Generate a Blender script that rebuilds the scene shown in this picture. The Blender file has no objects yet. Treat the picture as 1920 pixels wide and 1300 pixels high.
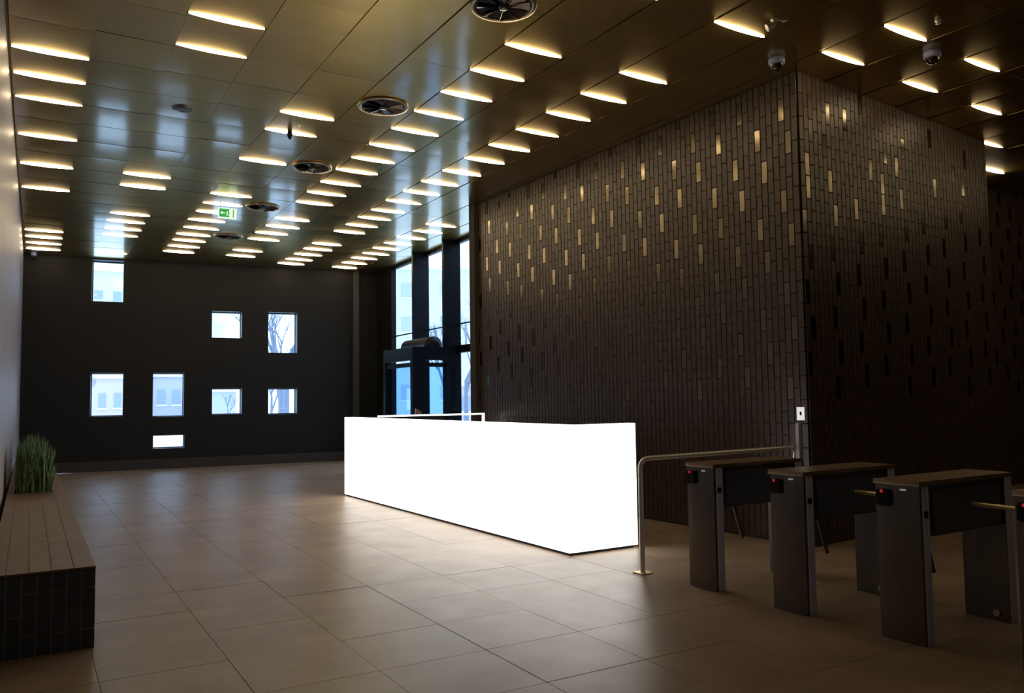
import bpy, bmesh, math, random
from mathutils import Vector, Matrix
random.seed(7)
R = math.radians
SC = bpy.context.scene
COL = SC.collection
H = 5.10                                  # ceiling height

# ------------------------------------------------------------------ camera
CAM_F = 1515.6                            # focal length in pixels of the 1920 px wide frame
cam_d = bpy.data.cameras.new('camera')
cam = bpy.data.objects.new('camera', cam_d)
COL.objects.link(cam)
cam_d.sensor_width = 36.0
cam_d.lens = CAM_F / 1920 * 36.0
cam_d.clip_start = 0.05
cam_d.clip_end = 500
ax = Vector((0.8586738, -0.5123388, -0.0137202))
ay = Vector((0.0208900, 0.0617339, -0.9978740))
az = Vector((0.5120966, 0.8565617, 0.0637121))
mw = Matrix((ax, -ay, -az)).transposed().to_4x4()
mw.translation = Vector((0, 0, 1.6))
cam.matrix_world = mw
SC.camera = cam

# ------------------------------------------------------------------ world, exposure
SC.view_settings.view_transform = 'Standard'
SC.view_settings.look = 'None'
SC.view_settings.gamma = 1.0
SC.view_settings.use_curve_mapping = False
SC.view_settings.exposure = 0.0
DESK_L = 2.9                              # radiance of the glowing counter
LAMP_L = 25.0                             # radiance of the strip lights
SKY_L = 3.5
world = bpy.data.worlds.new('overcast_sky')
SC.world = world
world.use_nodes = True
wn = world.node_tree
wn.nodes['Background'].inputs['Color'].default_value = (0.48, 0.70, 1.0, 1)
wn.nodes['Background'].inputs['Strength'].default_value = SKY_L
SC.cycles.use_denoising = True
SC.cycles.max_bounces = 8
SC.cycles.diffuse_bounces = 4
SC.cycles.glossy_bounces = 4
SC.cycles.transparent_max_bounces = 12
SC.cycles.sample_clamp_indirect = 4.0
SC.cycles.caustics_reflective = False
SC.cycles.caustics_refractive = False

# ------------------------------------------------------------------ materials
MATS = {}
def mat(name, col, rough=0.5, metal=0.0, spec=0.5, noise=None, bump=None, aniso=0.0, stretch=(1, 1, 1), coat=0.0, rnoise=None, objvar=0.0):
    if name in MATS: return MATS[name]
    m = bpy.data.materials.new(name); m.use_nodes = True
    nt = m.node_tree; b = nt.nodes['Principled BSDF']
    b.inputs['Base Color'].default_value = (*col, 1)
    b.inputs['Roughness'].default_value = rough
    b.inputs['Metallic'].default_value = metal
    b.inputs['Specular IOR Level'].default_value = spec
    b.inputs['Coat Weight'].default_value = coat; b.inputs['Coat Roughness'].default_value = 0.11; b.inputs['Coat IOR'].default_value = 1.8
    tc = nt.nodes.new('ShaderNodeTexCoord')
    mp = nt.nodes.new('ShaderNodeMapping'); mp.inputs['Scale'].default_value = stretch
    geo = nt.nodes.new('ShaderNodeNewGeometry')
    nt.links.new(geo.outputs['Position'], mp.inputs['Vector'])
    last = None
    if noise:
        sc, amt = noise
        n = nt.nodes.new('ShaderNodeTexNoise'); n.inputs['Scale'].default_value = sc; n.inputs['Detail'].default_value = 6
        nt.links.new(mp.outputs[0], n.inputs['Vector'])
        r = nt.nodes.new('ShaderNodeMapRange')
        r.inputs['From Min'].default_value = 0.3; r.inputs['From Max'].default_value = 0.7
        r.inputs['To Min'].default_value = 1 - amt; r.inputs['To Max'].default_value = 1 + amt
        nt.links.new(n.outputs['Fac'], r.inputs['Value'])
        last = r.outputs[0]
    if objvar:
        oi = nt.nodes.new('ShaderNodeObjectInfo')
        r2 = nt.nodes.new('ShaderNodeMapRange')
        r2.inputs['To Min'].default_value = 1 - objvar; r2.inputs['To Max'].default_value = 1 + objvar
        nt.links.new(oi.outputs['Random'], r2.inputs['Value'])
        if last is None: last = r2.outputs[0]
        else:
            mm = nt.nodes.new('ShaderNodeMath'); mm.operation = 'MULTIPLY'
            nt.links.new(last, mm.inputs[0]); nt.links.new(r2.outputs[0], mm.inputs[1]); last = mm.outputs[0]
    if last is not None:
        vm = nt.nodes.new('ShaderNodeVectorMath'); vm.operation = 'SCALE'
        vm.inputs[0].default_value = col
        nt.links.new(last, vm.inputs['Scale'])
        nt.links.new(vm.outputs[0], b.inputs['Base Color'])
    if rnoise:
        n = nt.nodes.new('ShaderNodeTexNoise'); n.inputs['Scale'].default_value = rnoise[0]; n.inputs['Detail'].default_value = 4
        nt.links.new(mp.outputs[0], n.inputs['Vector'])
        r = nt.nodes.new('ShaderNodeMapRange')
        r.inputs['To Min'].default_value = max(0, rough - rnoise[1]); r.inputs['To Max'].default_value = rough + rnoise[1]
        nt.links.new(n.outputs['Fac'], r.inputs['Value']); nt.links.new(r.outputs[0], b.inputs['Roughness'])
    if bump:
        n = nt.nodes.new('ShaderNodeTexNoise'); n.inputs['Scale'].default_value = bump[0]; n.inputs['Detail'].default_value = 4
        nt.links.new(mp.outputs[0], n.inputs['Vector'])
        bp = nt.nodes.new('ShaderNodeBump'); bp.inputs['Strength'].default_value = bump[1]; bp.inputs['Distance'].default_value = 0.01
        nt.links.new(n.outputs['Fac'], bp.inputs['Height']); nt.links.new(bp.outputs[0], b.inputs['Normal'])
    MATS[name] = m
    return m
def emis(name, col, strength):
    m = bpy.data.materials.new(name); m.use_nodes = True
    nt = m.node_tree
    e = nt.nodes.new('ShaderNodeEmission'); e.inputs['Color'].default_value = (*col, 1); e.inputs['Strength'].default_value = strength
    nt.links.new(e.outputs[0], nt.nodes['Material Output'].inputs['Surface'])
    MATS[name] = m
    return m
def glass(name, tint=(1, 1, 1)):
    m = bpy.data.materials.new(name); m.use_nodes = True
    nt = m.node_tree
    t = nt.nodes.new('ShaderNodeBsdfTransparent'); t.inputs['Color'].default_value = (*tint, 1)
    g = nt.nodes.new('ShaderNodeBsdfGlossy'); g.inputs['Roughness'].default_value = 0.02
    lw = nt.nodes.new('ShaderNodeLayerWeight'); lw.inputs['Blend'].default_value = 0.5
    pw = nt.nodes.new('ShaderNodeMath'); pw.operation = 'POWER'; pw.inputs[1].default_value = 5.0
    fr = nt.nodes.new('ShaderNodeMath'); fr.operation = 'MULTIPLY_ADD'; fr.inputs[1].default_value = 0.9; fr.inputs[2].default_value = 0.03
    nt.links.new(lw.outputs['Facing'], pw.inputs[0]); nt.links.new(pw.outputs[0], fr.inputs[0])
    mx = nt.nodes.new('ShaderNodeMixShader')
    nt.links.new(fr.outputs[0], mx.inputs[0]); nt.links.new(t.outputs[0], mx.inputs[1]); nt.links.new(g.outputs[0], mx.inputs[2])
    nt.links.new(mx.outputs[0], nt.nodes['Material Output'].inputs['Surface'])
    MATS[name] = m
    return m
M_FLOOR = mat('floor_tile', (0.325, 0.232, 0.155), 0.38, noise=(1.7, 0.16), rnoise=(3.0, 0.06), bump=(40, 0.05), objvar=0.05, spec=0.4)
M_GROUT = mat('floor_grout', (0.28, 0.205, 0.14), 0.6)
M_CEIL = mat('ceiling_bronze', (0.60, 0.43, 0.12), 0.35, metal=0.97, noise=(1.2, 0.10), rnoise=(2.0, 0.04), objvar=0.06, coat=0.85)
M_CEILBACK = mat('ceiling_void', (0.22, 0.165, 0.06), 0.5)
M_BACK = mat('dark_plaster', (0.0125, 0.0125, 0.013), 0.55, spec=0.28, noise=(2.5, 0.12))
M_LEFT = mat('grey_plaster', (0.34, 0.29, 0.28), 0.42, noise=(3.0, 0.08), stretch=(1, 1, .3))
M_MORTAR = mat('dark_mortar', (0.055, 0.041, 0.031), 0.85)
M_BRICK = mat('dark_brick', (0.062, 0.037, 0.024), 0.40, noise=(9, 0.25), rnoise=(6, 0.08), objvar=0.12, spec=0.5)
M_GLAZED = mat('glazed_brick', (0.175, 0.150, 0.108), 0.19, metal=1.0)
M_MORTAR2 = mat('grey_mortar', (0.32, 0.36, 0.42), 0.85)
M_BENCHBR = mat('black_bench_brick', (0.055, 0.068, 0.095), 0.5, noise=(12, 0.2), objvar=0.1)
M_BENCHTOP = mat('brown_bench_brick', (0.16, 0.092, 0.058), 0.5, noise=(10, 0.2), objvar=0.07)
M_BENCHGR = mat('light_bench_grout', (0.27, 0.21, 0.165), 0.8)
M_FRAME = mat('black_metal', (0.004, 0.005, 0.009), 0.45, spec=0.2)
M_REVEAL = mat('window_reveal', (0.05, 0.055, 0.065), 0.5)
M_STEEL = mat('brushed_steel', (0.18, 0.165, 0.155), 0.27, metal=1.0, noise=(4, 0.08), stretch=(30, 30, 1))
M_STEELD = mat('dark_steel', (0.13, 0.13, 0.145), 0.30, metal=0.9)
M_EDGE = mat('edge_blue_sheen', (0.60, 0.67, 0.95), 0.35, metal=0.0)  # bluish reflection on the metal trim put into the base colour
M_TOP = mat('turnstile_top', (0.42, 0.32, 0.22), 0.34, metal=0.9)
M_VANE = mat('vane_bronze', (0.10, 0.075, 0.05), 0.3, metal=0.9)
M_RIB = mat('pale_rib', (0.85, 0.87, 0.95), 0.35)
M_RAIL = mat('satin_rail', (0.72, 0.69, 0.63), 0.34, metal=0.6)
M_LIDEDGE = mat('tan_edge_highlight', (0.85, 0.70, 0.50), 0.4, metal=0.3)
M_RIMB = mat('bronze_rim', (0.50, 0.40, 0.26), 0.3, metal=0.9)
M_CHROME = mat('chrome', (0.72, 0.68, 0.60), 0.16, metal=1.0)
M_BRASS = mat('brass_bar', (1.0, 0.84, 0.48), 0.35, metal=0.45)
M_BLACK = mat('black_plastic', (0.008, 0.008, 0.010), 0.45, spec=0.25)
M_GRASS = mat('grass_green', (0.075, 0.135, 0.035), 0.5, noise=(20, 0.45))
M_SOIL = mat('soil', (0.02, 0.015, 0.01), 0.9)
M_WHITEP = mat('white_plastic', (0.75, 0.74, 0.72), 0.4)
M_BLUEGREY = mat('camera_dome_grey', (0.42, 0.47, 0.75), 0.3)
M_DIM = mat('dark_interior', (0.03, 0.025, 0.022), 0.6)
M_SNOW = mat('snow', (0.86, 0.87, 0.88), 0.8, noise=(0.4, 0.04))
M_PINK = mat('pink_facade', (0.62, 0.50, 0.56), 0.8)
M_LILAC = mat('lilac_facade', (0.50, 0.48, 0.62), 0.8)
M_PALE = mat('pale_facade', (0.66, 0.68, 0.70), 0.8)
M_PALE2 = mat('cream_facade', (0.72, 0.72, 0.71), 0.8)
M_OUTWIN = mat('outside_window', (0.33, 0.38, 0.48), 0.3)
M_OUTWIN2 = mat('pale_outside_window', (0.50, 0.52, 0.56), 0.4)
M_BARK = mat('winter_bark', (0.22, 0.24, 0.30), 0.9)
M_CONIF = mat('blue_conifer', (0.16, 0.26, 0.34), 0.9)
M_GLASS = glass('clear_glass', (0.95, 0.98, 1.0))
M_TINT = glass('blue_glass', (0.60, 0.80, 0.96))
E_TUBE = emis('strip_glow', (1.0, 0.78, 0.47), LAMP_L)
E_DESK = emis('counter_glow', (1.0, 0.97, 0.92), DESK_L)
E_SIGNW = emis('sign_white', (0.80, 1.0, 0.72), 1.1)
E_SIGNG = emis('sign_green', (0.05, 0.42, 0.08), 0.9)
E_RED = emis('red_indicator', (1.0, 0.05, 0.06), 0.35)
E_LED = emis('display_glow', (0.75, 0.85, 0.8), 0.22)

# ------------------------------------------------------------------ mesh helpers
class MB:
    def __init__(s): s.v = []; s.f = []; s.sm = []
    def add(s, vs, fs, smooth=False):
        o = len(s.v); s.v += [tuple(v) for v in vs]
        s.f += [tuple(i + o for i in f) for f in fs]; s.sm += [smooth] * len(fs)
        return s
    def box(s, x0, x1, y0, y1, z0, z1, T=None):
        vs = [(x, y, z) for z in (z0, z1) for y in (y0, y1) for x in (x0, x1)]
        if T: vs = [T(*v) for v in vs]
        return s.add(vs, [(0, 2, 3, 1), (4, 5, 7, 6), (0, 1, 5, 4), (2, 6, 7, 3), (0, 4, 6, 2), (1, 3, 7, 5)])
    def bbox(s, x0, x1, y0, y1, z0, z1, b):
        # box with chamfered top edges all round (chamfer on the vertical and top edges)
        vs = []
        for z, i in ((z0, 0), (z1 - b, 0), (z1, b)):
            vs += [(x0 + i, y0 + i, z), (x1 - i, y0 + i, z), (x1 - i, y1 - i, z), (x0 + i, y1 - i, z)]
        fs = [(3, 2, 1, 0), (8, 9, 10, 11)]
        for k in (0, 4):
            for i in range(4):
                j = (i + 1) % 4; fs.append((k + i, k + j, k + 4 + j, k + 4 + i))
        return s.add(vs, fs)
    def prism(s, poly, z0, z1, smooth=False, T=None):
        n = len(poly); vs = [(x, y, z0) for x, y in poly] + [(x, y, z1) for x, y in poly]
        if T: vs = [T(*v) for v in vs]
        fs = [tuple(range(n - 1, -1, -1)), tuple(range(n, 2 * n))]
        o = len(s.f)
        s.add(vs, fs + [(i, (i + 1) % n, n + (i + 1) % n, n + i) for i in range(n)])
        if smooth:
            for k in range(o + 2, len(s.f)): s.sm[k] = True
        return s
    def tube(s, pts, rad, n=10, cap=True, smooth=True):
        pts = [Vector(p) for p in pts]; rs = rad if isinstance(rad, (list, tuple)) else [rad] * len(pts)
        rings = []; up = None
        for i, p in enumerate(pts):
            d = (pts[min(i + 1, len(pts) - 1)] - pts[max(i - 1, 0)]).normalized()
            if up is None:
                up = Vector((0, 0, 1)) if abs(d.z) < 0.9 else Vector((1, 0, 0))
            a = d.cross(up).normalized(); up = a.cross(d).normalized()
            rings.append([p + (a * math.cos(t) + up * math.sin(t)) * rs[i] for t in [2 * math.pi * k / n for k in range(n)]])
        vs = [v for r in rings for v in r]; fs = []
        for i in range(len(pts) - 1):
            for k in range(n):
                fs.append((i * n + k, i * n + (k + 1) % n, (i + 1) * n + (k + 1) % n, (i + 1) * n + k))
        s.add(vs, fs, smooth)
        if cap:
            s.add(rings[0], [tuple(range(n - 1, -1, -1))]); s.add(rings[-1], [tuple(range(n))])
        return s
    def lathe(s, prof, cx=0, cy=0, n=24, smooth=True, a0=0, a1=2 * math.pi):
        full = abs(a1 - a0 - 2 * math.pi) < 1e-6; m = n if full else n + 1
        vs = [(cx + r * math.cos(a0 + (a1 - a0) * k / n), cy + r * math.sin(a0 + (a1 - a0) * k / n), z) for r, z in prof for k in range(m)]
        fs = []
        for i in range(len(prof) - 1):
            for k in range(n):
                k2 = (k + 1) % m
                fs.append((i * m + k, i * m + k2, (i + 1) * m + k2, (i + 1) * m + k))
        return s.add(vs, fs, smooth)
    def mesh(s, name, m):
        me = bpy.data.meshes.new(name); me.from_pydata(s.v, [], s.f)
        if any(s.sm): me.polygons.foreach_set('use_smooth', s.sm)
        if m: me.materials.append(m)
        me.update()
        return me
    def build(s, name, m, parent=None, loc=None):
        o = bpy.data.objects.new(name, s.mesh(name, m)); COL.objects.link(o)
        if parent: o.parent = parent
        if loc: o.location = loc
        return o
def link(name, me, parent=None, loc=(0, 0, 0), rz=0.0, rot=None):
    o = bpy.data.objects.new(name, me); COL.objects.link(o)
    if parent: o.parent = parent
    o.location = loc; o.rotation_euler = rot if rot else (0, 0, rz)
    return o
def empty(name, loc=(0, 0, 0), rz=0.0):
    o = bpy.data.objects.new(name, None); COL.objects.link(o); o.location = loc; o.rotation_euler = (0, 0, rz)
    o.empty_display_size = 0.2
    return o
def tag(o, label, cat, group=None, kind=None):
    o['label'] = label; o['category'] = cat
    if group: o['group'] = group
    if kind: o['kind'] = kind
    return o
def struct(o, label=None, cat=None):
    o['kind'] = 'structure'
    if label: o['label'] = label
    if cat: o['category'] = cat
    return o
def copy_tree(o, parent=None, loc=None):
    c = o.copy(); COL.objects.link(c)
    if parent: c.parent = parent
    if loc: c.location = loc
    for ch in list(o.children): copy_tree(ch, c)
    return c
def wall_frame(p0, p1):
    """local u along the wall, w to the room side (left of p0->p1 reversed), v up"""
    d = Vector((p1[0] - p0[0], p1[1] - p0[1], 0)); L = d.length; d.normalize()
    nrm = Vector((d.y, -d.x, 0))          # right-hand side of the direction of travel
    def T(u, w, z): return (p0[0] + d.x * u + nrm.x * w, p0[1] + d.y * u + nrm.y * w, z)
    return T, L
def holes_wall(name, p0, p1, z0, z1, thick, holes, m, mr):
    """wall with openings; holes = (u0,u1,z0,z1); room side is w=0, outside is w=-thick"""
    T, L = wall_frame(p0, p1)
    us = sorted({0, L, *[h[0] for h in holes], *[h[1] for h in holes]})
    zs = sorted({z0, z1, *[h[2] for h in holes], *[h[3] for h in holes]})
    def solid(i, j):
        if i < 0 or j < 0 or i >= len(us) - 1 or j >= len(zs) - 1: return False
        u = (us[i] + us[i + 1]) / 2; z = (zs[j] + zs[j + 1]) / 2
        return not any(h[0] < u < h[1] and h[2] < z < h[3] for h in holes)
    mb = MB()
    for i in range(len(us) - 1):
        for j in range(len(zs) - 1):
            if not solid(i, j): continue
            a, b, c, d = us[i], us[i + 1], zs[j], zs[j + 1]
            mb.add([T(a, 0, c), T(b, 0, c), T(b, 0, d), T(a, 0, d)], [(0, 1, 2, 3)])
            mb.add([T(a, -thick, c), T(b, -thick, c), T(b, -thick, d), T(a, -thick, d)], [(3, 2, 1, 0)])
            if not solid(i - 1, j): mb.add([T(a, 0, c), T(a, 0, d), T(a, -thick, d), T(a, -thick, c)], [(0, 1, 2, 3)])
            if not solid(i + 1, j): mb.add([T(b, 0, c), T(b, -thick, c), T(b, -thick, d), T(b, 0, d)], [(0, 1, 2, 3)])
            if not solid(i, j - 1): mb.add([T(a, 0, c), T(a, -thick, c), T(b, -thick, c), T(b, 0, c)], [(0, 1, 2, 3)])
            if not solid(i, j + 1): mb.add([T(a, 0, d), T(b, 0, d), T(b, -thick, d), T(a, -thick, d)], [(0, 1, 2, 3)])
    return mb.build(name, m), T, L
CAMP = Vector((0, 0, 1.6))
def to_px(p):
    q = Vector(p) - CAMP; z = q.dot(az)
    if z < 0.05: return None
    return 960 + CAM_F * q.dot(ax) / z, 650 + CAM_F * q.dot(ay) / z
def seen(p, m=40):
    q = to_px(p)
    return q is not None and -m < q[0] < 1920 + m and -m < q[1] < 1300 + m

# ================================================================== THE SETTING
WX0, WX1 = -0.25, 16.0
YB = -5.0
# ---- floor: large square tiles on a grout bed
fl = struct(MB().box(-0.6, 16.4, -5.4, 13.0, -0.30, -0.006).box(-0.6, 8.25, 13.0, 21.6, -0.30, -0.006).build('floor', M_GROUT), 'brown stone tile floor of the lobby', 'floor')
TW, TD, JG = 0.72, 0.705, 0.003
tile_me = [MB().bbox(-TW / 2 + JG / 2, TW / 2 - JG / 2, -TD / 2 + JG / 2, TD / 2 - JG / 2, -0.02, 0.0, 0.0008).mesh('tile', M_FLOOR) for _ in range(1)]
tiles = []
for i in range(-1, 23):
    for j in range(-8, 33):
        x = 0.38 + i * TW + TW / 2 - 0.0; y = 0.39 + (j - 1) * TD + TD / 2
        if x - TW / 2 < -0.45 or x + TW / 2 > 16.3 or y > 21.3 or (y > 12.7 and x > 7.9): continue
        tiles.append((x, y))
def hidden_floor(x, y):
    return (x > 7.15 and y > 6.2 and x < 11.2 and y < 12.6) or (x > 11 and y > 8.0) or (x > 7.9 and y > 12.7)
vis = [t for t in tiles if seen((t[0], t[1], 0)) and not hidden_floor(*t)]
vis.sort(key=lambda t: t[0] ** 2 + t[1] ** 2)
near = set(vis[:290])
rest = MB()
for t in tiles:
    if hidden_floor(*t): continue
    z = random.uniform(-0.0012, 0.0008)
    if t in near:
        link('tile', tile_me[0], fl, (t[0], t[1], z), 0)
    else:
        rest.box(t[0] - TW / 2 + JG / 2, t[0] + TW / 2 - JG / 2, t[1] - TD / 2 + JG / 2, t[1] + TD / 2 - JG / 2, -0.02, z)
o = rest.build('tile_field', M_FLOOR, fl); o['kind'] = 'stuff'

# ---- ceiling: bronze metal cassettes hung under a dark void
ce = struct(MB().box(-0.6, 16.4, -5.4, 13.0, H + 0.016, H + 0.30).box(-0.6, 8.25, 13.0, 21.9, H + 0.016, H + 0.30).build('ceiling', M_CEILBACK), 'dark bronze metal panel ceiling', 'ceiling')
CX = (0.13191, 1.38445, -0.0044, 0.00816, 0.00044, -0.00239)
CY = (4.73578, -0.07796, 0.7224, 0.01055, 0.0008, -0.00387)
def grid(i, j):
    f = (1, i, j, i * i, j * j, i * j)
    return sum(a * b for a, b in zip(CX, f)), sum(a * b for a, b in zip(CY, f))
def cassette(sag):
    mb = MB(); N = 4; W, D = 0.691, 0.720
    vs = []
    for a in range(N + 1):
        for b in range(N + 1):
            u = -1 + 2 * a / N; v = -1 + 2 * b / N
            vs.append((u * W / 2, v * D / 2, -sag * (1 - u * u) * (1 - v * v)))
    fs = [(a * (N + 1) + b, a * (N + 1) + b + 1, (a + 1) * (N + 1) + b + 1, (a + 1) * (N + 1) + b) for a in range(N) for b in range(N)]
    mb.add(vs, fs, True)
    e = 0.010
    c = [(-W / 2, -D / 2), (W / 2, -D / 2), (W / 2, D / 2), (-W / 2, D / 2)]
    for k in range(4):
        p, q = c[k], c[(k + 1) % 4]
        mb.add([(*p, 0), (*q, 0), (*q, e), (*p, e)], [(0, 1, 2, 3)])
    return mb
cass = [cassette(s) for s in (0.0015, 0.003, 0.0022)]
cass_me = [c.mesh('ceiling_panel', M_CEIL) for c in cass]
panels = []
for c in range(0, 24):
    for j in range(-13, 24):
        ic = c / 2; x, y = grid(ic, j + 0.5)
        if j < -1: x, y0 = grid(ic, 0); y = y0 + 0.72 * (j + 0.5)
        if x > 15.9 or y > 22.0 or (x > 11.6 and y > 7.9) or (x > 7.3 and 6.3 < y < 12.4) : continue
        if x > 8.05 and y > 12: continue
        dx = grid(ic, j + 1)[0] - grid(ic, j)[0]; dy = grid(ic, j + 1)[1] - grid(ic, j)[1]
        panels.append((x, y, math.atan2(-dx, dy) if j >= -1 else 0.0))
pv = [p for p in panels if seen((p[0], p[1], H), 60)]
pv.sort(key=lambda p: p[0] ** 2 + p[1] ** 2)
near = set(pv[:290])
rest = MB()
for p in panels:
    k = random.randrange(3); rx, ry = random.gauss(0, 0.0022), random.gauss(0, 0.0022); dz = random.uniform(0.0, 0.003)
    if p in near:
        link('ceiling_panel', cass_me[k], ce, (p[0], p[1], H + dz), rot=(rx, ry, p[2]))
    else:
        mt = Matrix.Translation((p[0], p[1], H + dz)) @ Matrix.Rotation(p[2], 4, 'Z') @ Matrix.Rotation(rx, 4, 'X')
        for q in [0]:
            s = cass[k]; o0 = len(rest.v)
            rest.v += [tuple(mt @ Vector(v)) for v in s.v]; rest.f += [tuple(i + o0 for i in f) for f in s.f]; rest.sm += s.sm
o = rest.build('panel_field', M_CEIL, ce); o['kind'] = 'stuff'

# ---- walls
LW0, LW1 = (-0.34, YB), (-0.17, 21.95)
Tl, Ll = wall_frame(LW0, LW1)
struct(MB().box(0, Ll, -0.3, 0, 0, H + 0.1, T=Tl).build('wall_left', M_LEFT), 'grey plaster wall along the left side', 'wall')
# back wall with eight windows
BW0, BW1 = (-0.25, 21.755), (8.22, 20.943)
bd = Vector((BW1[0] - BW0[0], BW1[1] - BW0[1], 0)); bl = bd.length
ub = lambda x: (x - BW0[0]) / bd.x * bl
WIN = [(1.24, 1.935, 4.05, 5.06), (3.94, 4.67, 3.23, 3.91), (5.31, 6.06, 2.86, 3.93), (1.25, 1.965, 1.295, 2.335),
       (2.59, 3.31, 1.26, 2.335), (3.96, 4.68, 1.285, 1.945), (5.32, 6.06, 1.265, 1.935), (2.61, 3.33, 0.485, 0.81)]
TH = 0.38
wb, Tb, Lb = holes_wall('wall_back', BW0, BW1, 0, H + 0.1, TH, [(ub(a), ub(b), c, d) for a, b, c, d in WIN], M_BACK, None)
struct(wb, 'black back wall with scattered small windows', 'wall')
WLAB = ['tall window at the top left touching the ceiling', 'small square window high in the middle of the back wall',
        'tall window high at the right end of the back wall', 'tall low window at the far left of the back wall',
        'tall low window above the flat slit window', 'small square low window, third along the lower row',
        'small square low window at the right end of the row', 'flat white slit window lowest on the back wall']
for n, (a, b, c, d) in enumerate(WIN):
    a, b = ub(a), ub(b); t = 0.022
    fr = MB()
    y0, y1 = -TH + 0.02, -TH + 0.07
    fr.box(a, a + t, y0, y1, c, d, T=Tb).box(b - t, b, y0, y1, c, d, T=Tb).box(a + t, b - t, y0, y1, c, c + t, T=Tb).box(a + t, b - t, y0, y1, d - t, d, T=Tb)
    w = struct(fr.build('window_%d' % (n + 1), M_FRAME), WLAB[n], 'window')
    MB().box(a + t, b - t, y0 + 0.02, y0 + 0.03, c + t, d - t, T=Tb).build('pane', M_GLASS, w)
    ja = MB().box(b - 0.008, b - 0.001, y1, -0.012, c + 0.01, d - 0.01, T=Tb)
    ja.build('reveal_lining', M_REVEAL, w)
struct(MB().box(0.62 , Lb - 0.62, 0.0, 0.10, 0.0, 0.24, T=Tb).build('baseboard_back', mat('brown_plinth', (0.040, 0.030, 0.024), 0.6)), 'low dark brown plinth along the back wall', 'baseboard')
struct(MB().box(ub(7.50), ub(7.66), 0.0, 0.16, 0, H, T=Tb).build('trim_1', mat('dark_pilaster', (0.06, 0.055, 0.05), 0.35)), 'narrow dark pilaster near the right end of the back wall', 'pilaster')

# right wall beyond the brick block: glazed full height
GW0, GW1 = (8.20, 21.2), (7.93, 12.4)
Tg, Lg = wall_frame(GW1, GW0)            # u runs from near to far, w negative = room side
ug = lambda y: (y - GW1[1]) / (GW0[1] - GW1[1]) * Lg
G0, G1 = ug(14.2), ug(19.78)
gw = MB().box(0, G0, 0, 0.35, 0, H + 0.1, T=Tg).box(G1, Lg, 0, 0.05, 0, H + 0.1, T=Tg)
struct(gw.build('wall_right', M_BACK), 'dark wall either side of the tall entrance glazing', 'wall')
gl = struct(MB().box(G0, G1, 0.0, 0.10, H - 0.08, H + 0.04, T=Tg).box(G0, G1, 0.0, 0.10, 0.0, 0.10, T=Tg).build('window_9', M_FRAME), 'tall entrance glazing between deep dark fins', 'window')
cuts = [G0, ug(15.86), ug(17.61), G1]
for k in range(3):
    for zz in ((0.10, 2.60), (2.76, H - 0.08)):
        MB().box(cuts[k] + 0.03, cuts[k + 1] - 0.03, 0.04, 0.05, zz[0], zz[1], T=Tg).build('pane', M_GLASS, gl)
for y in (15.83, 17.58):
    MB().box(ug(y) - 0.04, ug(y) + 0.04, -0.31, 0.10, 0.0, H, T=Tg).build('fin', M_FRAME, gl)
MB().box(G1 - 0.05, G1, -0.03, 0.10, 0.0, H, T=Tg).build('fin', M_FRAME, gl)
MB().box(G0, G1, -0.03, 0.10, 2.60, 2.76, T=Tg).build('transom', M_FRAME, gl)
MB().tube([Tg(G0, -0.02, 3.22), Tg(G1, -0.02, 3.24)], 0.018, 8).build('tie_rod', M_STEELD, gl)

# entrance lobby box (glass draught lobby) inside the glazing
VX, VY0, VY1, VT = 6.9, 15.62, 17.25, 2.71
vs = empty('door_1', (VX, VY0, 0)); struct(vs, 'glass entrance lobby with a dark header band', 'door')
def vb(name, m, *a): 
    x0, x1, y0, y1, z0, z1 = a
    return MB().box(x0, x1, y0, y1, z0, z1).build(name, m, vs)
XE = 7.93
vb('header', M_FRAME, 0, XE - VX, 0, 0.10, 2.43, VT)
vb('header', M_FRAME, 0, 0.10, 0.10, VY1 - VY0, 2.43, VT)
vb('roof', M_FRAME, 0.10, XE - VX, 0.10, VY1 - VY0, VT - 0.06, VT)
vb('post', M_FRAME, 0.0, 0.30, 0.0, 0.12, 0, 2.43)
vb('post', M_FRAME, 0.0, 0.10, VY1 - VY0 - 0.12, VY1 - VY0, 0, 2.43)
vb('post', M_FRAME, 0.80, 0.90, 0.0, 0.10, 0, 2.43)
vb('door_rail', M_FRAME, 0.30, XE - VX, 0.02, 0.08, 2.29, 2.38)
vb('door_rail', M_FRAME, 0.02, 0.08, 0.12, VY1 - VY0 - 0.12, 2.29, 2.38)
vb('pane', M_TINT, 0.30, 0.80, 0.045, 0.055, 0.05, 2.29)
vb('pane', M_TINT, 0.90, XE - VX, 0.045, 0.055, 0.05, 2.29)
vb('pane', M_TINT, 0.045, 0.055, 0.12, VY1 - VY0 - 0.12, 0.05, 2.29)
# air curtain lying on the lobby roof
ac = MB(); prof = []
for k in range(13):
    t = math.pi * k / 12; prof.append((0.20 * math.cos(t), 0.24 * math.sin(t) ** 0.7 if math.sin(t) > 0 else 0))
n = len(prof); L = 1.45
vsx = []
for yy, s in ((0, .6), (0.06, 1.0), (L - .06, 1.0), (L, .6)):
    vsx += [(x * s, yy, z * s) for x, z in prof]
fs = []
for r in range(3):
    for k in range(n - 1): fs.append((r * n + k, (r + 1) * n + k, (r + 1) * n + k + 1, r * n + k + 1))
fs += [tuple(range(n)), tuple(range(4 * n - 1, 3 * n - 1, -1))]
fs += [(r * n, r * n + n - 1, (r + 1) * n + n - 1, (r + 1) * n) for r in range(3)]
ac.add(vsx, fs, False)
acr = empty('air_curtain', (7.45, 15.68, VT)); tag(acr, 'black rounded air curtain unit on top of the entrance lobby', 'air curtain')
ac.build('housing', M_BLACK, acr)
MB().box(-0.21, -0.19, 0.1, L - 0.1, 0.02, 0.06).build('grille', M_STEELD, acr)

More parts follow.
